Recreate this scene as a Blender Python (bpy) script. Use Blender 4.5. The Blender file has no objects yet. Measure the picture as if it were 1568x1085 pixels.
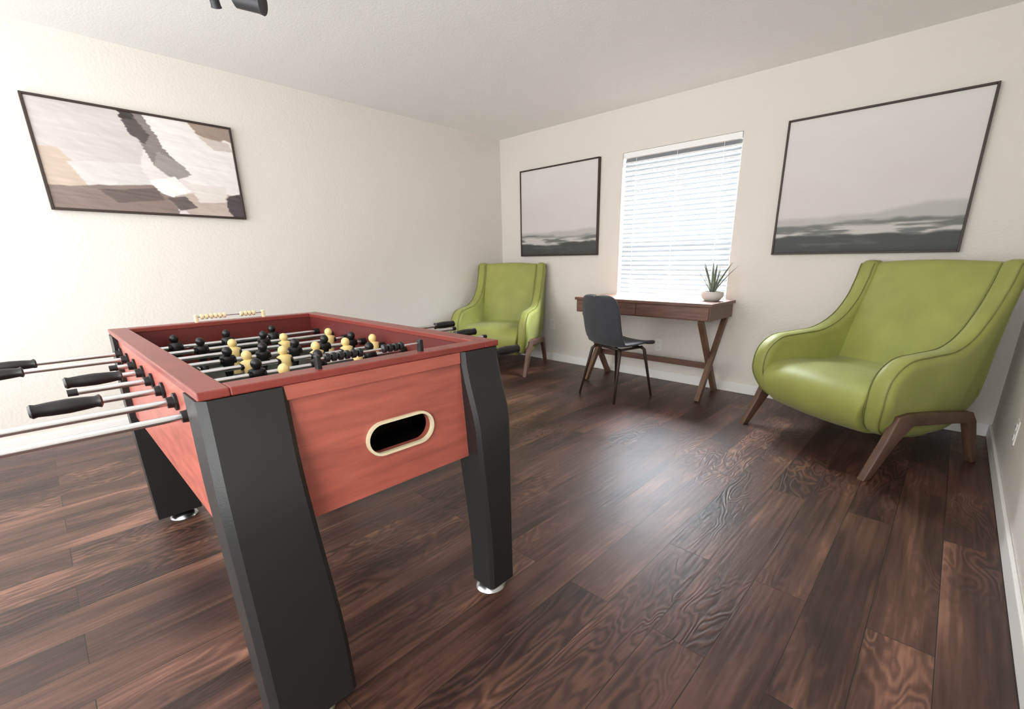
import bpy, bmesh, math, random
from mathutils import Vector, Matrix, noise
random.seed(4)
scene = bpy.context.scene
COL = scene.collection
scene.view_settings.view_transform = 'Standard'

# ------------------------------------------------------------------ helpers
def s2l(c):
    return tuple(((v/12.92) if v <= 0.04045 else ((v+0.055)/1.055)**2.4) for v in c)
def rgb(r, g, b):
    return s2l((r/255, g/255, b/255)) + (1.0,)

def mat(name, col, rough=0.5, metal=0.0, bump=0.0, bscale=50.0, var=0.0, vscale=8.0, stretch=None, coat=0.0, spec=0.5, sheen=0.0):
    m = bpy.data.materials.new(name); m.use_nodes = True
    nt = m.node_tree; b = nt.nodes['Principled BSDF']
    b.inputs['Base Color'].default_value = col
    b.inputs['Roughness'].default_value = rough
    b.inputs['Metallic'].default_value = metal
    b.inputs['Specular IOR Level'].default_value = spec
    b.inputs['Coat Weight'].default_value = coat
    b.inputs['Sheen Weight'].default_value = sheen
    tc = nt.nodes.new('ShaderNodeTexCoord')
    mp = nt.nodes.new('ShaderNodeMapping')
    nt.links.new(tc.outputs['Object'], mp.inputs['Vector'])
    if stretch: mp.inputs['Scale'].default_value = stretch
    if var > 0:
        n = nt.nodes.new('ShaderNodeTexNoise'); n.inputs['Scale'].default_value = vscale
        n.inputs['Detail'].default_value = 5
        nt.links.new(mp.outputs['Vector'], n.inputs['Vector'])
        r = nt.nodes.new('ShaderNodeValToRGB')
        r.color_ramp.elements[0].position = 0.3; r.color_ramp.elements[1].position = 0.7
        r.color_ramp.elements[0].color = tuple(max(0, c*(1-var)) for c in col[:3])+(1,)
        r.color_ramp.elements[1].color = tuple(min(1, c*(1+var)) for c in col[:3])+(1,)
        nt.links.new(n.outputs['Fac'], r.inputs['Fac'])
        nt.links.new(r.outputs['Color'], b.inputs['Base Color'])
    if bump > 0:
        n2 = nt.nodes.new('ShaderNodeTexNoise'); n2.inputs['Scale'].default_value = bscale
        n2.inputs['Detail'].default_value = 3
        nt.links.new(mp.outputs['Vector'], n2.inputs['Vector'])
        bp = nt.nodes.new('ShaderNodeBump'); bp.inputs['Strength'].default_value = bump
        bp.inputs['Distance'].default_value = 0.01
        nt.links.new(n2.outputs['Fac'], bp.inputs['Height'])
        nt.links.new(bp.outputs['Normal'], b.inputs['Normal'])
    return m

def empty(name, loc=(0, 0, 0), rz=0):
    e = bpy.data.objects.new(name, None); e.empty_display_size = 0.1
    e.location = loc; e.rotation_euler = (0, 0, rz); COL.objects.link(e); return e

def new_obj(name, verts, faces, m, parent=None, smooth=False, bevel=0, bseg=2, recalc=True):
    me = bpy.data.meshes.new(name); me.from_pydata([tuple(v) for v in verts], [], faces)
    if recalc:
        bm = bmesh.new(); bm.from_mesh(me); bmesh.ops.recalc_face_normals(bm, faces=bm.faces); bm.to_mesh(me); bm.free()
    o = bpy.data.objects.new(name, me); COL.objects.link(o)
    if m: me.materials.append(m)
    if parent: o.parent = parent
    if smooth:
        for p in me.polygons: p.use_smooth = True
    if bevel > 0:
        md = o.modifiers.new('bevel', 'BEVEL'); md.width = bevel; md.segments = bseg
        md.limit_method = 'ANGLE'; md.angle_limit = math.radians(35)
    return o

class MB:
    """mesh builder collecting many primitives in one mesh"""
    def __init__(s): s.v = []; s.f = []
    def add(s, vs, fs):
        o = len(s.v); s.v += [Vector(v) for v in vs]; s.f += [tuple(i+o for i in f) for f in fs]; return s
    def box(s, a, b, M=None):
        vs = [Vector((x, y, z)) for z in (a[2], b[2]) for y in (a[1], b[1]) for x in (a[0], b[0])]
        if M: vs = [M @ v for v in vs]
        return s.add(vs, [(0, 2, 3, 1), (4, 5, 7, 6), (0, 1, 5, 4), (2, 6, 7, 3), (0, 4, 6, 2), (1, 3, 7, 5)])
    def beam(s, p, q, w0, d0, w1=None, d1=None, up=Vector((0, 0, 1))):
        p = Vector(p); q = Vector(q); w1 = w0 if w1 is None else w1; d1 = d0 if d1 is None else d1
        t = (q-p).normalized(); u = up if abs(t.dot(up)) < 0.95 else Vector((1, 0, 0))
        a = t.cross(u).normalized(); b = a.cross(t).normalized()
        vs = []
        for c, w, d in ((p, w0, d0), (q, w1, d1)):
            for sx, sy in ((-1, -1), (1, -1), (1, 1), (-1, 1)):
                vs.append(c+a*sx*w/2+b*sy*d/2)
        return s.add(vs, [(3, 2, 1, 0), (4, 5, 6, 7), (0, 1, 5, 4), (1, 2, 6, 5), (2, 3, 7, 6), (3, 0, 4, 7)])
    def cyl(s, p, q, r0, r1=None, n=16):
        p = Vector(p); q = Vector(q); r1 = r0 if r1 is None else r1
        return s.lathe(p, q-p, [(0, r0), ((q-p).length, r1)], n)
    def lathe(s, p, axis, prof, n=20):
        p = Vector(p); t = Vector(axis).normalized()
        u = Vector((0, 0, 1)) if abs(t.z) < 0.9 else Vector((1, 0, 0))
        a = t.cross(u).normalized(); b = t.cross(a).normalized()
        vs = []; fs = []
        for (h, r) in prof:
            for i in range(n):
                an = 2*math.pi*i/n
                vs.append(p+t*h+a*math.cos(an)*r+b*math.sin(an)*r)
        for k in range(len(prof)-1):
            for i in range(n):
                j = (i+1) % n
                fs.append((k*n+i, k*n+j, (k+1)*n+j, (k+1)*n+i))
        fs.append(tuple(range(n-1, -1, -1))); fs.append(tuple((len(prof)-1)*n+i for i in range(n)))
        return s.add(vs, fs)
    def sphere(s, c, r, n=12, sc=(1, 1, 1)):
        c = Vector(c); vs = []; fs = []; m = n//2+1
        for k in range(1, m):
            th = math.pi*k/m
            for i in range(n):
                ph = 2*math.pi*i/n
                vs.append(c+Vector((r*sc[0]*math.sin(th)*math.cos(ph), r*sc[1]*math.sin(th)*math.sin(ph), r*sc[2]*math.cos(th))))
        top = len(vs); vs.append(c+Vector((0, 0, r*sc[2]))); bot = len(vs); vs.append(c-Vector((0, 0, r*sc[2])))
        for k in range(m-2):
            for i in range(n):
                j = (i+1) % n; fs.append((k*n+i, (k+1)*n+i, (k+1)*n+j, k*n+j))
        for i in range(n):
            j = (i+1) % n; fs.append((top, i, j)); fs.append((bot, (m-2)*n+j, (m-2)*n+i))
        return s.add(vs, fs)
    def tube(s, pts, r, n=8):
        pts = [Vector(p) for p in pts]; vs = []; fs = []
        prev = None
        for i, p in enumerate(pts):
            t = (pts[min(i+1, len(pts)-1)]-pts[max(i-1, 0)]).normalized()
            if prev is None:
                u = Vector((0, 0, 1)) if abs(t.z) < 0.9 else Vector((1, 0, 0))
                a = t.cross(u).normalized()
            else:
                a = (prev - t*prev.dot(t)).normalized()
            prev = a; b = t.cross(a)
            rr = r[i] if isinstance(r, (list, tuple)) else r
            for k in range(n):
                an = 2*math.pi*k/n; vs.append(p+a*math.cos(an)*rr+b*math.sin(an)*rr)
        for i in range(len(pts)-1):
            for k in range(n):
                j = (k+1) % n; fs.append((i*n+k, i*n+j, (i+1)*n+j, (i+1)*n+k))
        fs.append(tuple(range(n-1, -1, -1))); fs.append(tuple((len(pts)-1)*n+i for i in range(n)))
        return s.add(vs, fs)
    def obj(s, name, m, parent=None, smooth=False, bevel=0, bseg=2):
        return new_obj(name, s.v, s.f, m, parent, smooth, bevel, bseg)

def smooth_angle(o, ang=40):
    for p in o.data.polygons: p.use_smooth = True
    o.data.set_sharp_from_angle(angle=math.radians(ang))

def catmull(pts, n=6, closed=True):
    out = []; N = len(pts)
    rng = range(N) if closed else range(N-1)
    for i in rng:
        if closed: p0, p1, p2, p3 = pts[i-1], pts[i], pts[(i+1) % N], pts[(i+2) % N]
        else: p0, p1, p2, p3 = pts[max(i-1, 0)], pts[i], pts[i+1], pts[min(i+2, N-1)]
        for k in range(n):
            t = k/n
            out.append(tuple(0.5*((2*b)+(-a+c)*t+(2*a-5*b+4*c-d)*t*t+(-a+3*b-3*c+d)*t**3) for a, b, c, d in zip(p0, p1, p2, p3)))
    if not closed: out.append(tuple(pts[-1]))
    return out

def offset_poly(pts, d):
    N = len(pts); out = []
    area = sum(pts[i][0]*pts[(i+1) % N][1]-pts[(i+1) % N][0]*pts[i][1] for i in range(N))
    sg = 1 if area > 0 else -1
    for i in range(N):
        a = Vector(pts[i-1]); b = Vector(pts[i]); c = Vector(pts[(i+1) % N])
        n1 = (b-a).normalized(); n2 = (c-b).normalized()
        n = Vector((-(n1.y+n2.y), n1.x+n2.x))
        if n.length < 1e-6: n = Vector((-n1.y, n1.x))
        n.normalize(); k = max(0.6, n.dot(Vector((-n1.y, n1.x))))
        q = b + n*sg*d/k
        out.append((q.x, q.y))
    return out

def slab(name, outline, x0, x1, r, m, parent, xf=None, segs=6, pillow=0.0, mid=3):
    """rounded slab, outline in (y,z), extruded along x"""
    rings = []
    for k in range(segs+1):
        a = k/segs*math.pi/2; rings.append((x0+r*(1-math.cos(a)), r*(1-math.sin(a))))
    for k in range(1, mid+1):
        rings.append((x0+r+(x1-x0-2*r)*k/(mid+1), -pillow*math.sin(math.pi*k/(mid+1))))
    for k in range(segs, -1, -1):
        a = k/segs*math.pi/2; rings.append((x1-r*(1-math.cos(a)), r*(1-math.sin(a))))
    vs = []; fs = []; N = len(outline)
    for (x, ins) in rings:
        for (y, z) in offset_poly(outline, ins):
            v = Vector((x, y, z)); vs.append(xf(v) if xf else v)
    for k in range(len(rings)-1):
        for i in range(N):
            j = (i+1) % N; fs.append((k*N+i, k*N+j, (k+1)*N+j, (k+1)*N+i))
    fs.append(tuple(range(N-1, -1, -1))); fs.append(tuple((len(rings)-1)*N+i for i in range(N)))
    return new_obj(name, vs, fs, m, parent, smooth=True)

# ------------------------------------------------------------------ materials
M_wall = mat('wall_paint', rgb(224, 219, 211), 0.75, bump=0.25, bscale=60)
M_ceil = mat('ceiling_paint', rgb(243, 243, 241), 0.9, bump=0.2, bscale=90)
M_trim = mat('white_trim', rgb(240, 239, 237), 0.45)
M_black = mat('black_laminate', rgb(31, 32, 32), 0.42, bump=0.05, bscale=200)
M_blackplastic = mat('black_plastic', rgb(16, 16, 17), 0.38)
M_chrome = mat('chrome', (0.75, 0.76, 0.78, 1), 0.18, 1.0)
M_steel = mat('brushed_steel', (0.50, 0.51, 0.53, 1), 0.26, 1.0)
M_cream = mat('cream_trim', rgb(222, 208, 176), 0.4)
M_cherry = mat('cherry_wood', rgb(164, 88, 75), 0.34, var=0.20, vscale=3.5, stretch=(3, 1.2, 12))
M_cherryrim = mat('cherry_rim', rgb(126, 52, 44), 0.33, var=0.15, vscale=6, stretch=(2, 2, 8))
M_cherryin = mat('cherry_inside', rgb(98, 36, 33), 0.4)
M_field = mat('playfield_green', rgb(50, 58, 52), 0.35)
M_white = mat('white_paint', rgb(235, 235, 230), 0.5)
M_yellow = mat('player_yellow', rgb(228, 202, 136), 0.4)
M_bead = mat('bead_wood', rgb(224, 204, 164), 0.5)
M_green = mat('green_upholstery', rgb(148, 153, 78), 0.52, bump=0.30, bscale=7, var=0.10, vscale=5, spec=0.38, sheen=0.1)
M_greenpipe = mat('green_piping', rgb(116, 120, 58), 0.6)
M_legwood = mat('dark_leg_wood', rgb(92, 68, 54), 0.5, var=0.3, vscale=8, stretch=(6, 1, 1))
M_walnut = mat('walnut_wood', rgb(104, 72, 59), 0.42, var=0.3, vscale=6, stretch=(1, 8, 10))
M_desk_leg = mat('desk_leg_wood', rgb(104, 78, 62), 0.5, var=0.25, vscale=9)
M_fabric = mat('charcoal_fabric', rgb(54, 55, 60), 0.9, bump=0.4, bscale=300, sheen=0.15)
M_metal = mat('dark_metal_leg', rgb(62, 50, 46), 0.45, 0.3)
M_pot = mat('pot_ceramic', rgb(206, 202, 194), 0.7, bump=0.1, var=0.05)
M_leaf = mat('leaf_green', rgb(108, 118, 104), 0.55, var=0.2, vscale=20)
M_soil = mat('soil', rgb(60, 48, 38), 0.95, bump=0.5)
M_frame = mat('picture_frame_wood', rgb(52, 40, 36), 0.5)
M_outlet = mat('outlet_plastic', rgb(232, 230, 226), 0.4)
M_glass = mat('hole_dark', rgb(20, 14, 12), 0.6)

def floor_material():
    m = bpy.data.materials.new('walnut_laminate_floor'); m.use_nodes = True
    nt = m.node_tree; N = nt.nodes; L = nt.links; b = N['Principled BSDF']
    tc = N.new('ShaderNodeTexCoord'); sep = N.new('ShaderNodeSeparateXYZ'); L.new(tc.outputs['Object'], sep.inputs[0])
    cmb = N.new('ShaderNodeCombineXYZ'); L.new(sep.outputs['Y'], cmb.inputs['X']); L.new(sep.outputs['X'], cmb.inputs['Y'])
    br = N.new('ShaderNodeTexBrick'); L.new(cmb.outputs[0], br.inputs['Vector'])
    br.inputs['Scale'].default_value = 1; br.inputs['Brick Width'].default_value = 1.22; br.inputs['Row Height'].default_value = 0.165
    br.inputs['Mortar Size'].default_value = 0.0014; br.inputs['Mortar Smooth'].default_value = 0.3
    br.offset = 0.37; br.offset_frequency = 2
    br.inputs['Color1'].default_value = (0, 0, 0, 1); br.inputs['Color2'].default_value = (1, 1, 1, 1); br.inputs['Mortar'].default_value = (0.5, 0.5, 0.5, 1)
    off = N.new('ShaderNodeCombineXYZ'); mul = N.new('ShaderNodeMath'); mul.operation = 'MULTIPLY'; mul.inputs[1].default_value = 13.0
    L.new(br.outputs['Color'], mul.inputs[0]); L.new(mul.outputs[0], off.inputs['Y']); L.new(mul.outputs[0], off.inputs['Z'])
    add = N.new('ShaderNodeVectorMath'); add.operation = 'ADD'; L.new(tc.outputs['Object'], add.inputs[0]); L.new(off.outputs[0], add.inputs[1])
    def noise_n(scale_vec, sc, det, dist=0.0):
        mp = N.new('ShaderNodeMapping'); mp.inputs['Scale'].default_value = scale_vec; L.new(add.outputs[0], mp.inputs['Vector'])
        n = N.new('ShaderNodeTexNoise'); n.inputs['Scale'].default_value = sc; n.inputs['Detail'].default_value = det
        n.inputs['Distortion'].default_value = dist; L.new(mp.outputs[0], n.inputs['Vector']); return n
    def math_n(op, a, bval=None, bl=None):
        k = N.new('ShaderNodeMath'); k.operation = op; L.new(a, k.inputs[0])
        if bl is not None: L.new(bl, k.inputs[1])
        elif bval is not None: k.inputs[1].default_value = bval
        return k.outputs[0]
    n1 = noise_n((3.8, 0.9, 1), 1.5, 3, 0.35)
    sn = math_n('SINE', math_n('MULTIPLY', n1.outputs['Fac'], 135.0))
    mr = N.new('ShaderNodeMapRange'); mr.inputs['From Min'].default_value = -1; mr.inputs['From Max'].default_value = 1; L.new(sn, mr.inputs['Value'])
    n2 = noise_n((34, 1.4, 1), 2.0, 6)              # fine streaks
    n3 = noise_n((3.2, 0.8, 1), 1.5, 7, 0.5)        # tonal drift
    nm = noise_n((1.5, 0.8, 1), 1.2, 1)             # where rings show
    msk = N.new('ShaderNodeMapRange'); msk.inputs['From Min'].default_value = 0.46; msk.inputs['From Max'].default_value = 0.62
    msk.inputs['To Min'].default_value = 0.04; msk.inputs['To Max'].default_value = 0.48; L.new(nm.outputs['Fac'], msk.inputs['Value'])
    mix1 = N.new('ShaderNodeMix'); mix1.data_type = 'FLOAT'; L.new(msk.outputs[0], mix1.inputs[0])
    L.new(n2.outputs['Fac'], mix1.inputs[2]); L.new(mr.outputs[0], mix1.inputs[3])
    mix2 = N.new('ShaderNodeMix'); mix2.data_type = 'FLOAT'; mix2.inputs[0].default_value = 0.70
    L.new(mix1.outputs[0], mix2.inputs[2]); L.new(n3.outputs['Fac'], mix2.inputs[3])
    mix3 = N.new('ShaderNodeMix'); mix3.data_type = 'FLOAT'; mix3.inputs[0].default_value = 0.07
    L.new(mix2.outputs[0], mix3.inputs[2]); L.new(br.outputs['Color'], mix3.inputs[3])
    cr = N.new('ShaderNodeValToRGB'); L.new(mix3.outputs[0], cr.inputs['Fac'])
    e = cr.color_ramp.elements
    e[0].position = 0.34; e[0].color = rgb(36, 23, 20)
    e[1].position = 0.69; e[1].color = rgb(142, 102, 83)
    x = e.new(0.45); x.color = rgb(59, 38, 32)
    x = e.new(0.57); x.color = rgb(92, 62, 51)
    mm = N.new('ShaderNodeMix'); mm.data_type = 'RGBA'; L.new(br.outputs['Fac'], mm.inputs[0]); L.new(cr.outputs[0], mm.inputs[6]); mm.inputs[7].default_value = rgb(30, 20, 18)
    L.new(mm.outputs[2], b.inputs['Base Color'])
    b.inputs['Roughness'].default_value = 0.42
    b.inputs['Specular IOR Level'].default_value = 0.5
    sub = math_n('SUBTRACT', mix1.outputs[0], bl=br.outputs['Fac'])
    bp = N.new('ShaderNodeBump'); bp.inputs['Strength'].default_value = 0.50; bp.inputs['Distance'].default_value = 0.003
    L.new(sub, bp.inputs['Height']); L.new(bp.outputs[0], b.inputs['Normal'])
    return m
M_floor = floor_material()

def blind_material():
    m = bpy.data.materials.new('blind_slat'); m.use_nodes = True
    nt = m.node_tree; N = nt.nodes; L = nt.links
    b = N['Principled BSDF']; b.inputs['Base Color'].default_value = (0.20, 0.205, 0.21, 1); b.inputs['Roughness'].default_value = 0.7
    t = N.new('ShaderNodeBsdfTranslucent'); t.inputs['Color'].default_value = (0.92, 0.95, 1, 1)
    nz_ = N.new('ShaderNodeTexNoise'); nz_.inputs['Scale'].default_value = 3
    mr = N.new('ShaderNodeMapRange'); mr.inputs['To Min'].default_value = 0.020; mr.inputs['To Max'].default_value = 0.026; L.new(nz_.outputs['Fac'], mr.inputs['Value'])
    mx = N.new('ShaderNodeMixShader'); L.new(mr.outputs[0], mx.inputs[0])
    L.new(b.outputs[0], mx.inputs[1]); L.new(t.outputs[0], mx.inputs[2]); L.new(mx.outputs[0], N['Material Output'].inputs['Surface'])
    return m
M_blind = blind_material()
M_blindwhite = mat('blind_opaque_white', rgb(246, 246, 246), 0.6)
def paint_material(name):
    m = bpy.data.materials.new(name); m.use_nodes = True
    nt = m.node_tree; a = nt.nodes.new('ShaderNodeVertexColor'); a.layer_name = 'paint'
    nt.links.new(a.outputs['Color'], nt.nodes['Principled BSDF'].inputs['Base Color'])
    nt.nodes['Principled BSDF'].inputs['Roughness'].default_value = 0.6
    return m
M_paint = paint_material('canvas_paint')

# ------------------------------------------------------------------ room
RX = 4.47; RY = -5.6; H = 2.44
WX0, WX1, WZ0, WZ1 = 1.64, 2.71, 0.77, 2.065
MB().box((-0.15, RY, -0.1), (RX+0.15, 0.15, 0)).obj('floor', M_floor)
MB().box((-0.15, RY, H), (RX+0.15, 0.15, H+0.1)).obj('ceiling', M_ceil)
MB().box((-0.15, RY, 0), (0, 0.15, H)).obj('wall_left', M_wall)
MB().box((RX, RY, 0), (RX+0.15, 0.15, H)).obj('wall_right', M_wall)
w = MB(); w.box((0, 0, 0), (WX0, 0.15, H)); w.box((WX1, 0, 0), (RX, 0.15, H)); w.box((WX0, 0, 0), (WX1, 0.15, WZ0)); w.box((WX0, 0, WZ1), (WX1, 0.15, H))
w.obj('wall_back', M_wall)
MB().box((0.014, -0.014, 0), (RX-0.014, 0, 0.085)).obj('baseboard_back', M_trim, bevel=0.004)
MB().box((0, RY, 0), (0.014, 0, 0.085)).obj('baseboard_left', M_trim, bevel=0.004)
MB().box((RX-0.014, RY, 0), (RX, 0, 0.085)).obj('baseboard_right', M_trim, bevel=0.004)

# window : frame, sashes, sill
win = empty('window_1', (0, 0, 0))
f = MB()
for a, b in (((WX0, 0.085, WZ0), (WX0+0.035, 0.14, WZ1)), ((WX1-0.035, 0.085, WZ0), (WX1, 0.14, WZ1)),
             ((WX0, 0.085, WZ0), (WX1, 0.14, WZ0+0.04)), ((WX0, 0.085, WZ1-0.04), (WX1, 0.14, WZ1)),
             ((WX0, 0.085, 1.255), (WX1, 0.135, 1.30))):
    f.box(a, b)
f.obj('frame', M_trim, win)
MB().box((WX0-0.0, -0.02, WZ0-0.018), (WX1+0.0, 0.085, WZ0)).obj('sill', M_trim, win, bevel=0.004)
bl = empty('window_blinds', (0, 0, 0))
MB().box((WX0+0.006, 0.0, WZ1-0.05), (WX1-0.006, 0.055, WZ1-0.002)).obj('headrail', M_blindwhite, bl, bevel=0.003)
s = MB(); lp = MB(); z = WZ1-0.066; TL = math.radians(66)
while z > WZ0+0.04:
    M = Matrix.Translation((0, 0.036, z)) @ Matrix.Rotation(TL, 4, 'X')
    s.box((WX0+0.012, -0.025, -0.0014), (WX1-0.012, 0.025, 0.0014), M)
    lp.box((WX0+0.010, -0.0275, 0.0016), (WX1-0.010, -0.0155, 0.0030), M)  # added opaque strips, stand in for the shade line where slats overlap
    lp.box((WX0+0.010, -0.0275, -0.0024), (WX1-0.010, -0.0255, 0.0030), M)
    z -= 0.042
s.obj('slats', M_blind, bl)
lp.obj('slat_shade_strips', M_blindwhite, bl)
MB().box((WX0+0.012, 0.015, WZ0+0.006), (WX1-0.012, 0.045, WZ0+0.024)).obj('bottom_rail', M_trim, bl, bevel=0.003)
c = MB()
for x in (WX0+0.14, (WX0+WX1)/2, WX1-0.14): c.cyl((x, 0.003, WZ0+0.02), (x, 0.003, WZ1-0.04), 0.0018, n=6)
c.obj('ladder_cords', M_blindwhite, bl)

def outlet(loc, rz):
    e = empty('wall_outlet', loc, rz)
    MB().box((-0.036, -0.006, -0.058), (0.036, 0, 0.058)).obj('plate', M_outlet, e, bevel=0.003)
    q = MB()
    for zz in (-0.024, 0.024):
        q.box((-0.017, -0.009, zz-0.015), (0.017, -0.005, zz+0.015))
    q.obj('sockets', M_outlet, e, bevel=0.002)
    q = MB()
    for zz in (-0.024, 0.024):
        q.box((-0.008, -0.0095, zz-0.005), (-0.006, -0.0088, zz+0.006)); q.box((0.006, -0.0095, zz-0.005), (0.008, -0.0088, zz+0.006))
    q.obj('slots', M_blackplastic, e)
outlet((2.13, 0, 0.33), 0)
outlet((0.80, 0, 0.42), 0)
outlet((RX, -1.02, 0.33), math.radians(-90))

# ------------------------------------------------------------------ pictures
def picture(name, w, h, loc, rz, fn, res=(220, 190)):
    e = empty(name, loc, rz)      # local: x right, z up, front = -y
    t = 0.014; d = 0.035
    f = MB()
    f.box((-w/2, -d, -h/2), (-w/2+t, -0.002, h/2)); f.box((w/2-t, -d, -h/2), (w/2, -0.002, h/2))
    f.box((-w/2+t, -d, -h/2), (w/2-t, -0.002, -h/2+t)); f.box((-w/2+t, -d, h/2-t), (w/2-t, -0.002, h/2))
    f.obj('frame', M_frame, e, bevel=0.002, bseg=1)
    nx, ny = res; vs = []; fs = []; cols = []
    for j in range(ny+1):
        for i in range(nx+1):
            u = i/nx; v = j/ny
            vs.append((-w/2+t+(w-2*t)*u, -0.026, -h/2+t+(h-2*t)*v)); cols.append(fn(u, v))
    for j in range(ny):
        for i in range(nx):
            a = j*(nx+1)+i; fs.append((a, a+1, a+nx+2, a+nx+1))
    o = new_obj('canvas', vs, fs, M_paint, e, recalc=False)
    at = o.data.color_attributes.new('paint', 'FLOAT_COLOR', 'POINT')
    for i, cc in enumerate(cols): at.data[i].color = s2l([min(1, max(0, q/255)) for q in cc])+(1,)
    MB().box((-w/2+t, -0.024, -h/2+t), (w/2-t, -0.003, h/2-t)).obj('backing', M_frame, e)
    return e
def nz(x, y, z=0.0): return noise.noise(Vector((x, y, z)))
def fb(x, y, z=0.0, o=4):
    a = 0; s_ = 1; k = 1
    for _ in range(o): a += nz(x*k, y*k, z+k)*s_; s_ *= 0.5; k *= 2
    return a
def lerp(a, b, t):
    t = min(1, max(0, t)); return [p+(q-p)*t for p, q in zip(a, b)]
def sst(a, b, x):
    t = min(1, max(0, (x-a)/(b-a))); return t*t*(3-2*t)
def landscape(seed, slope):
    def fn(u, v):
        n = fb(u*2.2, v*5, seed)*0.5; st = fb(u*2.5, v*22, seed+5)
        col = lerp((204, 196, 193), (218, 215, 211), v+n*0.3)
        col = lerp(col, (211, 207, 204), 0.5*sst(0.55, 0.3, v))
        hz = 0.225+0.02*fb(u*3, 1.3, seed)+slope*(u-0.5)
        hill = 0.27+0.07*sst(0.45, 0.9, u)*(1 if slope > 0 else 0.2)+0.015*fb(u*5, 2.2, seed+1)
        col = lerp(col, (176, 174, 171), 0.8*sst(hill+0.015, hill-0.025, v))
        col = lerp(col, (112, 114, 112), sst(hz+0.010, hz-0.015, v+0.02*st))
        g = sst(0.05, 0.35, st+0.2)*sst(0.10, 0.13, v)*sst(hz-0.005, hz-0.045, v)
        col = lerp(col, (208, 203, 198), g*0.9)
        low = 0.13+0.03*fb(u*3.5, 0.4, seed+9)
        col = lerp(col, (66, 69, 68), 0.97*sst(low+0.012, low-0.015, v+0.02*st))
        col = lerp(col, (112, 114, 110), 0.4*sst(0.1, 0.6, fb(u*4, v*30, seed+3))*sst(0.14, 0.05, v))
        col = lerp(col, (46, 48, 48), 0.6*sst(0.05, 0.0, v+0.03*n))
        return col
    return fn
def inpoly(x, y, P):
    r = False; j = len(P)-1
    for i in range(len(P)):
        if (P[i][1] > y) != (P[j][1] > y) and x < (P[j][0]-P[i][0])*(y-P[i][1])/(P[j][1]-P[i][1])+P[i][0]: r = not r
        j = i
    return r
SH = [  # (polygon in u, v-from-top), colour
    ([(-.1, -.1), (.42, -.1), (.50, .30), (.42, .62), (.2, .7), (-.1, .75)], (200, 193, 190)),
    ([(-.1, .45), (.08, .42), (.17, .62), (.20, .80), (-.1, .85)], (194, 176, 160)),
    ([(.10, .55), (.45, .50), (.5, .70), (.2, .82)], (208, 203, 201)),
    ([(.50, -.1), (1.1, -.1), (1.1, .75), (.85, .80), (.62, .55), (.52, .3)], (228, 224, 219)),
    ([(.38, -.1), (.50, -.1), (.58, .28), (.72, .56), (.62, .64), (.53, .50), (.47, .25)], (132, 123, 120)),
    ([(.56, .34), (.66, .44), (.72, .56), (.62, .64), (.53, .50)], (152, 145, 143)),
    ([(.40, .04), (.47, .02), (.53, .20), (.50, .30), (.44, .22)], (84, 77, 76)),
    ([(.38, -.1), (.47, -.1), (.47, .07), (.41, .07)], (58, 53, 52)),
    ([(.72, -.1), (1.1, -.1), (1.1, .20), (.96, .13), (.90, .18), (.80, .10)], (156, 138, 124)),
    ([(.80, .12), (.98, .16), (1.0, .26), (.88, .26)], (200, 189, 180)),
    ([(-.1, .80), (.10, .78), (.30, .74), (.55, .70), (.62, .78), (.60, 1.1), (-.1, 1.1)], (132, 117, 110)),
    ([(.22, .80), (.50, .74), (.55, .86), (.30, .92)], (104, 91, 86)),
    ([(.48, .66), (.62, .60), (.70, .74), (.60, .82), (.52, .78)], (236, 233, 230)),
    ([(.60, .80), (.80, .72), (1.1, .78), (1.1, 1.1), (.70, 1.1)], (186, 171, 162)),
    ([(.70, .66), (.92, .66), (.90, .84), (.74, .86)], (220, 213, 207)),
    ([(.92, .76), (1.1, .70), (1.1, 1.1), (.96, 1.1), (.90, .90)], (76, 69, 72)),
    ([(.56, .82), (.66, .80), (.72, .92), (.62, .96)], (98, 88, 86)),
]
def abstract(u, v):
    vt = 1-v; acc = [0, 0, 0]
    wx = 0.008*fb(u*6, vt*6, 1, 3); wy = 0.012*fb(u*6, vt*6, 7, 3)
    br_ = 0.012*nz(u*8, vt*60, 2)
    J = [(-.002, -.002), (.002, -.002), (-.002, .002), (.002, .002)]
    for jx, jy in J:
        x = u+wx+br_+jx; y = vt+wy+jy*1.4
        col = (220, 213, 208)
        for P, cc in SH:
            if inpoly(x, y, P): col = cc
        for q in range(3): acc[q] += col[q]/len(J)
    k = 6*fb(u*5+vt*4, (vt-u)*16, 3)+8*nz(u*3+vt*2, vt*45-u*8, 11)
    return [q+k for q in acc]
picture('landscape_painting', 1.06, 0.90, (0.87, 0, 1.62), 0, landscape(3.1, -0.02))
picture('landscape_painting', 1.08, 0.92, (3.57, 0, 1.605), 0, landscape(8.4, 0.03))
picture('abstract_painting', 1.05, 0.625, (0, -3.275, 1.757), math.radians(90), abstract, (400, 240))

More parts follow.
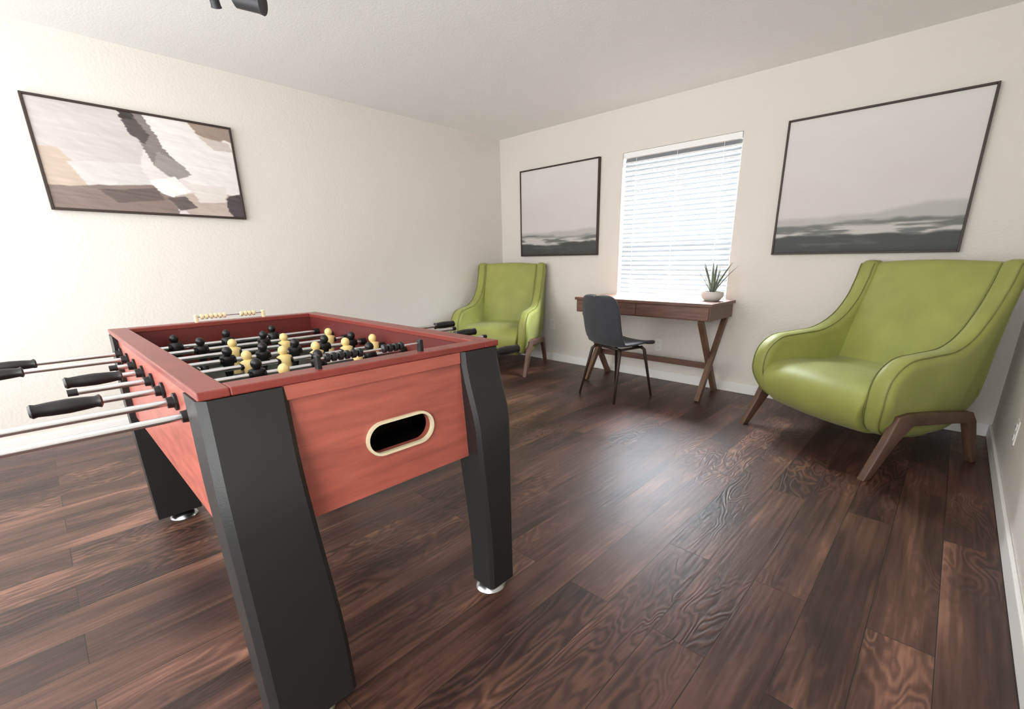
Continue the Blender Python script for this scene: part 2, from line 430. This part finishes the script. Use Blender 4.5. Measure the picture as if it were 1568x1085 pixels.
# ------------------------------------------------------------------ armchairs
def armchair(loc, rz, scl=(1, 1, 1)):
    e = empty('green_armchair', loc, rz); e.scale = scl
    def xf(v):
        v = v.copy()
        k = 1.0 - 0.09*sst(-0.1, 0.45, v.y) + 0.03*sst(0.75, 1.1, v.z) - 0.13*sst(0.42, 0.18, v.z)
        v.x *= k; return v
    side = [(.37, 1.085), (.335, .98), (.275, .85), (.18, .735), (.05, .665), (-.12, .645), (-.27, .625), (-.365, .55), (-.395, .44),
            (-.375, .33), (-.30, .225), (-.15, .185), (.10, .17), (.27, .19), (.335, .30), (.385, .6), (.435, .88), (.465, 1.07), (.43, 1.10)]
    out = catmull(side, 6)
    for sgn in (-1, 1):
        x0, x1 = sorted((sgn*0.345, sgn*0.475))
        slab('arm_'+('left' if sgn < 0 else 'right'), out, x0, x1, 0.052, M_green, e, xf, segs=7)
        for xx, ins in ((sgn*0.455, 0.008), (sgn*0.362, 0.010)):
            p = offset_poly(out, ins-0.001)[:72]
            MB().tube([xf(Vector((xx, a, b))) for a, b in p], 0.0035, 6).obj('piping', M_greenpipe, e, smooth=True)
    seat = catmull([(.26, .455), (.05, .462), (-.15, .475), (-.29, .468), (-.375, .425), (-.40, .35), (-.365, .255), (-.27, .19), (-.05, .165), (.24, .17)], 6)
    slab('seat_cushion', seat, -0.355, 0.355, 0.02, M_green, e, xf, pillow=0.012, mid=7)
    back = catmull([(.17, .42), (.20, .52), (.25, .68), (.305, .85), (.36, .99), (.385, 1.07), (.42, 1.09), (.455, 1.06), (.43, .88), (.38, .6), (.33, .33), (.22, .30)], 6)
    slab('back_cushion', back, -0.355, 0.355, 0.022, M_green, e, xf, pillow=0.012, mid=7)
    for sgn in (-1, 1):
        n = 'left' if sgn < 0 else 'right'
        P = [(-.275, .335), (-.20, .345), (.10, .325), (.26, .31), (.30, .26), (.395, .0), (.36, .0), (.235, .25), (.05, .265), (-.16, .275), (-.24, .20), (-.385, 0), (-.43, 0), (-.33, .20)]
        o = slab('leg_frame_'+n, P, *sorted((sgn*0.425, sgn*0.468)), 0.008, M_legwood, e, None, segs=3, mid=1)
        smooth_angle(o, 35)
    MB().box((-0.43, 0.14, 0.27), (0.43, 0.19, 0.31)).obj('rear_rail', M_legwood, e)
    MB().box((-0.43, -0.19, 0.28), (0.43, -0.14, 0.32)).obj('front_rail', M_legwood, e)
    return e
armchair((3.80, -0.66, 0), math.radians(-32))
armchair((0.57, -0.61, 0), math.radians(25), (0.90, 0.96, 1.0))

# ------------------------------------------------------------------ desk
dk = empty('writing_desk', (0, 0, 0))
DX0, DX1, DY0, DY1 = 1.51, 2.81, -0.53, -0.035
MB().box((DX0, DY0, 0.765), (DX1, DY1, 0.79)).obj('top', M_walnut, dk, bevel=0.003)
MB().box((DX0+0.015, DY0+0.012, 0.655), (DX1-0.015, DY1-0.01, 0.765)).obj('drawer_case', M_walnut, dk, bevel=0.003)
q = MB(); w2 = (DX1-DX0-0.06)/2
for k in range(2): q.box((DX0+0.025+k*(w2+0.01), DY0+0.002, 0.665), (DX0+0.025+k*(w2+0.01)+w2, DY0+0.014, 0.757))
q.obj('drawer_fronts', M_walnut, dk, bevel=0.002)
q = MB()
for x in (DX0+0.10, DX1-0.09):
    q.beam((x, DY0+0.03, 0.655), (x, DY1-0.03, 0.0), 0.04, 0.045)
    q.beam((x+0.03, DY1-0.03, 0.655), (x+0.03, DY0+0.03, 0.0), 0.04, 0.045)
q.obj('x_legs', M_desk_leg, dk, bevel=0.003)
MB().beam((DX0+0.10, -0.20, 0.24), (DX1-0.08, -0.20, 0.24), 0.03, 0.05).obj('stretcher', M_walnut, dk, bevel=0.003)

# ------------------------------------------------------------------ plant
pl = empty('potted_succulent', (2.68, -0.22, 0.79))
o = MB().lathe((0, 0, 0), (0, 0, 1), [(0, 0.05), (0.006, 0.062), (0.03, 0.082), (0.055, 0.088), (0.075, 0.084), (0.075, 0.074), (0.06, 0.074)], 32).obj('bowl', M_pot, pl)
smooth_angle(o)
MB().cyl((0, 0, 0.05), (0, 0, 0.064), 0.073, n=24).obj('soil', M_soil, pl)
lf = MB()
for i in range(17):
    an = i*2.4; ln = random.uniform(0.20, 0.34); lean = random.uniform(0.2, 0.75) if i > 3 else 0.15
    d = Vector((math.cos(an), math.sin(an), 0)); sd = Vector((-d.y, d.x, 0)); vs = []; n = 7
    if d.y > 0.3: ln *= 0.7
    for k in range(n+1):
        t = k/n; p = d*(0.012+ln*math.sin(lean)*t**1.2)+Vector((0, 0, 0.06+ln*math.cos(lean)*t-0.03*lean*t*t))
        wd = 0.014*(1-t)**0.7*(0.7+0.6*t)+0.0006
        nrm = Vector((-d.x*0.5, -d.y*0.5, 0.9))*wd*0.35
        vs += [p-sd*wd, p-nrm, p+sd*wd, p+nrm*0.2]
    fs = []
    for k in range(n):
        for m_ in range(4):
            m2 = (m_+1) % 4; fs.append((k*4+m_, k*4+m2, k*4+4+m2, k*4+4+m_))
    fs.append((3, 2, 1, 0)); fs.append((n*4, n*4+1, n*4+2, n*4+3))
    lf.add(vs, fs)
lf.obj('leaves', M_leaf, pl, smooth=True)

# ------------------------------------------------------------------ desk chair
def desk_chair(loc, rz):
    e = empty('desk_chair', loc, rz)    # front = -y
    prof = catmull([(-.225, .435), (-.20, .452), (-.10, .452), (.02, .445), (.12, .447), (.175, .475), (.205, .54), (.225, .63), (.245, .73), (.262, .82), (.266, .845)], 4, closed=False)
    n = len(prof); nu = 20; vs = []; fs = []
    for i, (y, z) in enumerate(prof):
        t = i/(n-1)
        if t < 0.1: hw = 0.17+0.05*math.sqrt(t/0.1)
        elif t < 0.72: hw = 0.22
        else: hw = 0.22*math.sqrt(max(0.0, 1-((t-0.72)/0.28)**2.2))*1.0+0.02*((t-0.72)/0.28)
        y0, z0 = prof[max(i-1, 0)]; y1, z1 = prof[min(i+1, n-1)]
        ty, tz = y1-y0, z1-z0; l = math.hypot(ty, tz); ny_, nz_ = -tz/l, ty/l
        for k in range(nu+1):
            u = -1+2*k/nu; cv = 0.035*abs(u)**2.5*(0.6 if t < 0.45 else 1.3)
            vs.append((hw*u, y+ny_*cv, z+nz_*cv))
    for i in range(n-1):
        for k in range(nu):
            a = i*(nu+1)+k; fs.append((a, a+1, a+nu+2, a+nu+1))
    o = new_obj('shell', vs, fs, M_fabric, e, smooth=True)
    sd = o.modifiers.new('s', 'SOLIDIFY'); sd.thickness = 0.022; sd.offset = 0
    sb = o.modifiers.new('b', 'SUBSURF'); sb.levels = 1; sb.render_levels = 1
    q = MB()
    for sx in (-1, 1):
        q.tube([(sx*0.14, -0.13, 0.425), (sx*0.165, -0.15, 0.40), (sx*0.215, -0.21, 0.0)], [0.014, 0.014, 0.009], 10)
        q.tube([(sx*0.14, 0.11, 0.425), (sx*0.165, 0.13, 0.40), (sx*0.215, 0.22, 0.0)], [0.014, 0.014, 0.009], 10)
        q.tube([(sx*0.145, -0.14, 0.42), (sx*0.145, 0.12, 0.42)], 0.011, 8)
    q.tube([(-0.15, -0.12, 0.42), (0.15, -0.12, 0.42)], 0.011, 8); q.tube([(-0.15, 0.10, 0.42), (0.15, 0.10, 0.42)], 0.011, 8)
    q.obj('legs', M_metal, e, smooth=True)
desk_chair((2.12, -0.73, 0), math.radians(166))

# ------------------------------------------------------------------ foosball table
ft = empty('foosball_table', (2.43, -3.427, 0))
LX, LY = 0.665, 0.385       # half sizes
ZT, ZB = 0.88, 0.525
q = MB()
q.box((-LX, -LY, ZB), (LX, -LY+0.03, ZT-0.02)); q.box((-LX, LY-0.03, ZB), (LX, LY, ZT-0.02))
q.obj('side_panels', M_cherry, ft)
MB().box((-LX, -LY+0.03, ZB), (-LX+0.025, LY-0.03, ZT-0.02)).obj('end_panel_far', M_cherry, ft)
cu = bpy.data.curves.new('panel_curve', 'CURVE'); cu.dimensions = '2D'; cu.fill_mode = 'BOTH'; cu.extrude = 0.0125
def spl(cu, pts):
    sp = cu.splines.new('POLY'); sp.points.add(len(pts)-1)
    for i, p in enumerate(pts): sp.points[i].co = (p[0], p[1], 0, 1)
    sp.use_cyclic_u = True
def stadium(cx, cy, hw, r, n=14):
    P = []
    for i in range(n+1):
        a = -math.pi/2+math.pi*i/n; P.append((cx+hw-r+r*math.cos(a), cy+r*math.sin(a)))
    for i in range(n+1):
        a = math.pi/2+math.pi*i/n; P.append((cx-hw+r+r*math.cos(a), cy+r*math.sin(a)))
    return P
HC = (0.035, 0.672)
spl(cu, [(-LY+0.03, ZB), (LY-0.03, ZB), (LY-0.03, ZT-0.02), (-LY+0.03, ZT-0.02)])
spl(cu, stadium(HC[0], HC[1], 0.098, 0.042))
def curve_to_mesh_obj(cu, name, m, parent, mtx):
    t = bpy.data.objects.new('tmp', cu); COL.objects.link(t)
    dg = bpy.context.evaluated_depsgraph_get(); me = bpy.data.meshes.new_from_object(t.evaluated_get(dg))
    bpy.data.objects.remove(t); me.transform(mtx); me.materials.clear(); me.materials.append(m)
    o = bpy.data.objects.new(name, me); COL.objects.link(o); o.parent = parent; return o
R = Matrix(((0, 0, 1, LX-0.0125), (1, 0, 0, 0), (0, 1, 0, 0), (0, 0, 0, 1)))
curve_to_mesh_obj(cu, 'end_panel_near', M_cherry, ft, R)
cu2 = bpy.data.curves.new('ring_curve', 'CURVE'); cu2.dimensions = '2D'; cu2.fill_mode = 'BOTH'; cu2.extrude = 0.006
spl(cu2, stadium(HC[0], HC[1], 0.103, 0.047)); spl(cu2, stadium(HC[0], HC[1], 0.096, 0.040))
R2 = R.copy(); R2[0][3] = LX+0.003
curve_to_mesh_obj(cu2, 'ball_return_trim', M_cream, ft, R2)
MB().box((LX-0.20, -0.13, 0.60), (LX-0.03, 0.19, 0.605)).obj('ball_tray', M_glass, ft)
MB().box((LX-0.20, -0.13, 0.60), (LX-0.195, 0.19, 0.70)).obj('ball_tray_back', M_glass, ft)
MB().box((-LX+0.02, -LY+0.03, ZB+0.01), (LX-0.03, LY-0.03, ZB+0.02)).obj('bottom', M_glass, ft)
q = MB(); q.box((LX, -LY+0.14, 0.828), (LX+0.010, LY-0.14, 0.862)); q.box((-LX-0.010, -LY+0.14, 0.828), (-LX, LY-0.14, 0.862))
q.obj('end_apron', M_cherry, ft, bevel=0.002)
q = MB(); rw = 0.045
q.box((-LX-0.012, -LY-0.012, 0.862), (LX+0.012, -LY+rw, ZT)); q.box((-LX-0.012, LY-rw, 0.862), (LX+0.012, LY+0.012, ZT))
q.box((-LX-0.012, -LY+rw, 0.862), (-LX+rw, LY-rw, ZT)); q.box((LX-rw, -LY+rw, 0.862), (LX+0.012, LY-rw, ZT))
q.obj('top_rim', M_cherryrim, ft, bevel=0.003)
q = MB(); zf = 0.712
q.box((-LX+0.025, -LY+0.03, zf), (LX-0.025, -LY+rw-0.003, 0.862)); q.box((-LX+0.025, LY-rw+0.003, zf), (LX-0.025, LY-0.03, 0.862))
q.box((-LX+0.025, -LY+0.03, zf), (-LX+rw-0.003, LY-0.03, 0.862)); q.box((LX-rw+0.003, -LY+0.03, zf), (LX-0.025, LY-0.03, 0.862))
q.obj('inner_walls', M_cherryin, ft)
MB().box((-LX+0.03, -LY+0.03, zf-0.01), (LX-0.03, LY-0.03, zf)).obj('playfield', M_field, ft)
q = MB()
q.box((-0.003, -LY+rw, zf), (0.003, LY-rw, zf+0.001))
N = 40; rr = 0.10
for i in range(N):
    a = 2*math.pi*i/N; a2 = 2*math.pi*(i+1)/N
    q.add([(rr*math.cos(a), rr*math.sin(a), zf+0.0012), (rr*math.cos(a2), rr*math.sin(a2), zf+0.0012), ((rr+0.006)*math.cos(a2), (rr+0.006)*math.sin(a2), zf+0.0012), ((rr+0.006)*math.cos(a), (rr+0.006)*math.sin(a), zf+0.0012)], [(0, 1, 2, 3)])
for sx in (-1, 1):
    q.box((sx*(LX-0.22)-0.003, -0.17, zf), (sx*(LX-0.22)+0.003, 0.17, zf+0.001))
    for sy in (-1, 1): q.box((min(sx*(LX-0.22), sx*(LX-0.05)), sy*0.17-0.003, zf), (max(sx*(LX-0.22), sx*(LX-0.05)), sy*0.17+0.003, zf+0.001))
q.obj('field_lines', M_white, ft)
q = MB()
for sx in (-1, 1): q.box((min(sx*(LX-0.040), sx*(LX-0.043)), -0.10, zf+0.001), (max(sx*(LX-0.040), sx*(LX-0.043)), 0.10, zf+0.08))
q.obj('goal_openings', M_blackplastic, ft)
def leg(sx, sy, name, wtop, wbot, flare, foot):
    def dims(z):
        t = (0.861-z)/0.816
        fl = 0.014+0.040*sst(0, 0.32, t)+flare*t
        wd = wtop+(wbot-wtop)*sst(0.15, 0.9, t)
        xo = LX+fl; yo = LY+0.014+0.010*sst(0, 0.3, t)-0.01*t
        dp = 0.115-0.02*t
        return xo, yo, wd, dp
    def build(zs, sec, nm):
        vs = []; fs = []
        for z in zs:
            S = sec(z); n = len(S)
            vs += [(sx*x, sy*y, z) for x, y in S]
        for k in range(len(zs)-1):
            for i in range(n):
                j = (i+1) % n; fs.append((k*n+i, k*n+j, (k+1)*n+j, (k+1)*n+i))
        fs.append(tuple(range(n))); fs.append(tuple((len(zs)-1)*n+i for i in range(n)))
        o = new_obj(nm, vs, fs, M_black, ft); smooth_angle(o, 25)
    def upper(z):
        xo, yo, wd, dp = dims(z); xp = LX-0.004; yp = LY-0.004; xi = xo-dp; yi = yo-wd
        return [(xp, yi), (xo-0.010, yi), (xo, yi+0.012), (xo, yo-0.016), (xo-0.014, yo), (xi, yo), (xi, yp), (xp, yp)]
    def lower(z):
        xo, yo, wd, dp = dims(z); xi = xo-dp; yi = yo-wd
        return [(xi, yi), (xo-0.010, yi), (xo, yi+0.012), (xo, yo-0.016), (xo-0.014, yo), (xi, yo)]
    build([0.861, 0.82, 0.77, 0.72, 0.67, 0.62, 0.57, 0.524], upper, name+'_upper')
    build([0.524, 0.45, 0.36, 0.27, 0.18, 0.10, 0.035], lower, name+'_lower')
    cx, cy = sx*(LX+foot[0]), sy*(LY+foot[1])
    q = MB(); q.lathe((cx, cy, 0), (0, 0, 1), [(0, 0.050), (0.006, 0.054), (0.016, 0.048), (0.026, 0.030), (0.030, 0.014), (0.045, 0.014)], 32)
    o = q.obj(name+'_leveler', M_steel, ft); smooth_angle(o, 50)
leg(1, -1, 'leg_1', 0.165, 0.195, 0.016, (0.012, -0.085))
leg(1, 1, 'leg_2', 0.15, 0.115, 0.010, (0.005, -0.055))
leg(-1, -1, 'leg_3', 0.16, 0.16, 0.07, (0.07, -0.08))
leg(-1, 1, 'leg_4', 0.15, 0.13, 0.05, (0.05, -0.06))

ROD_Z = 0.80
rod_x = [0.525-0.152*i for i in range(8)]
rods = [  # handle side, handle outer-end |y|, men, tilt
    (1, 0.64, 3, 0.1), (1, 0.62, 2, -0.3), (-1, 0.63, 3, 0.15), (1, 0.82, 5, -0.2),
    (-1, 0.56, 5, 0.3), (1, 0.93, 3, -0.1), (-1, 0.76, 2, 0.2), (-1, 0.73, 3, -0.2)]
hb = MB(); rd = MB(); bu = MB(); ym = MB(); km = MB(); kf = MB()
def man(mb, x, y, tilt, face):
    M = Matrix.Translation((x, y, ROD_Z)) @ Matrix.Rotation(tilt, 4, 'Y') @ Matrix.Diagonal((face*1.15, 1.15, 1.05, 1))
    sec = [(-0.076, 0.010, 0.011, 0.006), (-0.064, 0.010, 0.011, 0.004), (-0.058, 0.006, 0.008, 0.0), (-0.03, 0.009, 0.012, 0), (-0.014, 0.012, 0.014, 0), (0.0, 0.0145, 0.0175, 0), (0.014, 0.012, 0.019, 0), (0.020, 0.006, 0.008, 0)]
    vs = []; fs = []; n = 8
    for z, a, b, ox in sec:
        for i in range(n):
            an = 2*math.pi*(i+0.5)/n; vs.append(M @ Vector((ox+a*1.1*math.cos(an), b*1.1*math.sin(an), z)))
    for k in range(len(sec)-1):
        for i in range(n):
            j = (i+1) % n; fs.append((k*n+i, k*n+j, (k+1)*n+j, (k+1)*n+i))
    fs.append(tuple(range(n))); fs.append(tuple((len(sec)-1)*n+i for i in range(n)))
    mb.add(vs, fs)
    c = M @ Vector((0, 0, 0.032)); mb.sphere(c, 0.0155, 10, (1, 1, 1.1))
for i, (side, hy, men, tilt) in enumerate(rods):
    x = rod_x[i]
    yh = side*hy
    L_rod = 1.36
    ye = yh-side*0.02; yo = ye-side*L_rod
    shift = side*(hy-0.66)
    rd.cyl((x, ye, ROD_Z), (x, yo, ROD_Z), 0.0078, n=14)
    hb.lathe((x, yh-side*0.125, ROD_Z), (0, side, 0), [(0, 0.010), (0.004, 0.0165), (0.012, 0.0135), (0.03, 0.0155), (0.06, 0.0175), (0.09, 0.0165), (0.112, 0.0145), (0.12, 0.0165), (0.125, 0.012)], 14)
    hb.lathe((x, yo, ROD_Z), (0, side, 0), [(0, 0.009), (0.02, 0.0095)], 12)
    for sy in (-1, 1):
        bu.lathe((x, sy*LY, ROD_Z), (0, sy, 0), [(-0.001, 0.022), (0.006, 0.022), (0.008, 0.014), (0.02, 0.013)], 16)
        bu.cyl((x, sy*(LY-rw+0.003), ROD_Z), (x, sy*(LY-rw-0.022), ROD_Z), 0.0145, n=14)
    ys = {2: [-0.11, 0.11], 3: [-0.18, 0, 0.18], 5: [-0.22, -0.11, 0, 0.11, 0.22]}[men]
    yellow = side > 0
    for y in ys:
        y2 = max(-0.30, min(0.30, y+max(-0.08, min(0.08, shift*0.6))))
        man(ym if yellow else km, x, y2, tilt, -1 if side > 0 else 1)
        kf.cyl((x, y2-0.024, ROD_Z), (x, y2+0.024, ROD_Z), 0.0115, n=10)
for nm, mb_, mt in (('rods', rd, M_chrome), ('handles', hb, M_blackplastic), ('bushings', bu, M_blackplastic), ('yellow_players', ym, M_yellow), ('black_players', km, M_blackplastic), ('player_clamps', kf, M_blackplastic)):
    o = mb_.obj(nm, mt, ft); smooth_angle(o, 50)
def counter(x, y0, y1, mp, mb_, name):
    q = MB()
    for y in (y0, y1): q.box((x-0.009, y-0.006, 0.862), (x+0.009, y+0.006, 0.912))
    q.obj(name+'_posts', mp, ft, bevel=0.003)
    MB().cyl((x, y0, 0.902), (x, y1, 0.902), 0.003, n=8).obj(name+'_wire', M_chrome, ft)
    q = MB(); n = 10
    for k in range(n):
        yy = y0+0.022+k*0.0165 + (0.05 if k > 5 else 0)
        q.lathe((x, yy-0.007, 0.902), (0, 1, 0), [(0, 0.006), (0.003, 0.011), (0.011, 0.011), (0.014, 0.006)], 12)
    o = q.obj(name+'_beads', mb_, ft); smooth_angle(o, 50)
counter(-LX+0.02, -0.115, 0.145, M_bead, M_bead, 'far_counter')
counter(LX-0.02, -0.15, 0.13, M_blackplastic, M_blackplastic, 'near_counter')

# ------------------------------------------------------------------ ceiling spotlight fixture
cl = empty('ceiling_spotlight', (1.66, -3.10, H))
M_gun = mat('gunmetal', rgb(62, 62, 64), 0.5, 0.5)
MB().lathe((0, 0, 0), (0, 0, -1), [(0, 0.075), (0.02, 0.075), (0.03, 0.06)], 28).obj('canopy', M_gun, cl)
MB().beam((-0.16, -0.16, -0.13), (0.06, 0.05, -0.13), 0.03, 0.02).obj('bar', M_gun, cl, bevel=0.003)
MB().cyl((0, 0, -0.02), (0, 0, -0.13), 0.012).obj('stem', M_gun, cl)
for i, (p, d, dz, sc) in enumerate((((-0.10, -0.09, 0), (-0.5, 0.3, -0.8), 0.0, 0.5), ((0.01, 0.0, 0), (0.6, 0.6, -0.16), -0.015, 1.0))):
    p = Vector(p); d = Vector(d).normalized()
    q = MB(); q.cyl(p+Vector((0, 0, -0.12)), p+Vector((0, 0, -0.20+dz)), 0.008, n=10)
    c0 = p+Vector((0, 0, -0.225+dz))-d*0.05*sc
    q.lathe(c0, d, [(0, 0.025*sc), (0.01*sc, 0.036*sc), (0.10*sc, 0.038*sc), (0.12*sc, 0.042*sc), (0.115*sc, 0.03*sc)], 24)
    o = q.obj('spot_head_%d' % (i+1), M_gun, cl); smooth_angle(o, 40)

# ------------------------------------------------------------------ lights
def area(name, loc, direction, sx, sy, p, col):
    l = bpy.data.lights.new(name, 'AREA'); l.shape = 'RECTANGLE'; l.size = sx; l.size_y = sy; l.energy = p; l.color = col
    o = bpy.data.objects.new(name, l); o.location = loc; o.rotation_euler = Vector(direction).to_track_quat('-Z', 'Y').to_euler(); COL.objects.link(o); return o
area('daylight_window', ((WX0+WX1)/2, 0.45, 1.75), (0, -1, 0), 1.5, 2.2, 2000, (0.86, 0.93, 1.0))
area('fill_rear', (1.9, -5.5, 1.4), (0, 1, 0.3), 3.0, 1.8, 88, (0.99, 0.99, 0.985))  # added fill light behind the camera, lifts the room and ceiling
area('fill_side', (4.3, -5.1, 1.4), (-0.85, 0.5, 0.12), 1.3, 1.8, 66, (0.99, 0.99, 0.985))  # added fill light at right rear, brightens the left wall
wd = bpy.data.worlds.new('world'); scene.world = wd; wd.use_nodes = True
wd.node_tree.nodes['Background'].inputs['Color'].default_value = (0.94, 0.965, 1, 1)
wd.node_tree.nodes['Background'].inputs['Strength'].default_value = 1.4

# ------------------------------------------------------------------ camera
cam = bpy.data.cameras.new('camera'); co = bpy.data.objects.new('camera', cam); COL.objects.link(co)
fwd = Vector((-.651, .703, -.2837)).normalized()
right = Vector((.736, .6775, -.0099)); right = (right-fwd*right.dot(fwd)).normalized()
up = right.cross(fwd)
M = Matrix((right, up, -fwd)).transposed().to_4x4(); M.translation = (4.135, -3.995, 1.115)
co.matrix_world = M
cam.sensor_fit = 'HORIZONTAL'; cam.sensor_width = 36; cam.lens = 36*689/1568
cam.shift_x = (784-812)/1568; cam.shift_y = (604-542.5)/1568
cam.clip_start = 0.02
scene.camera = co
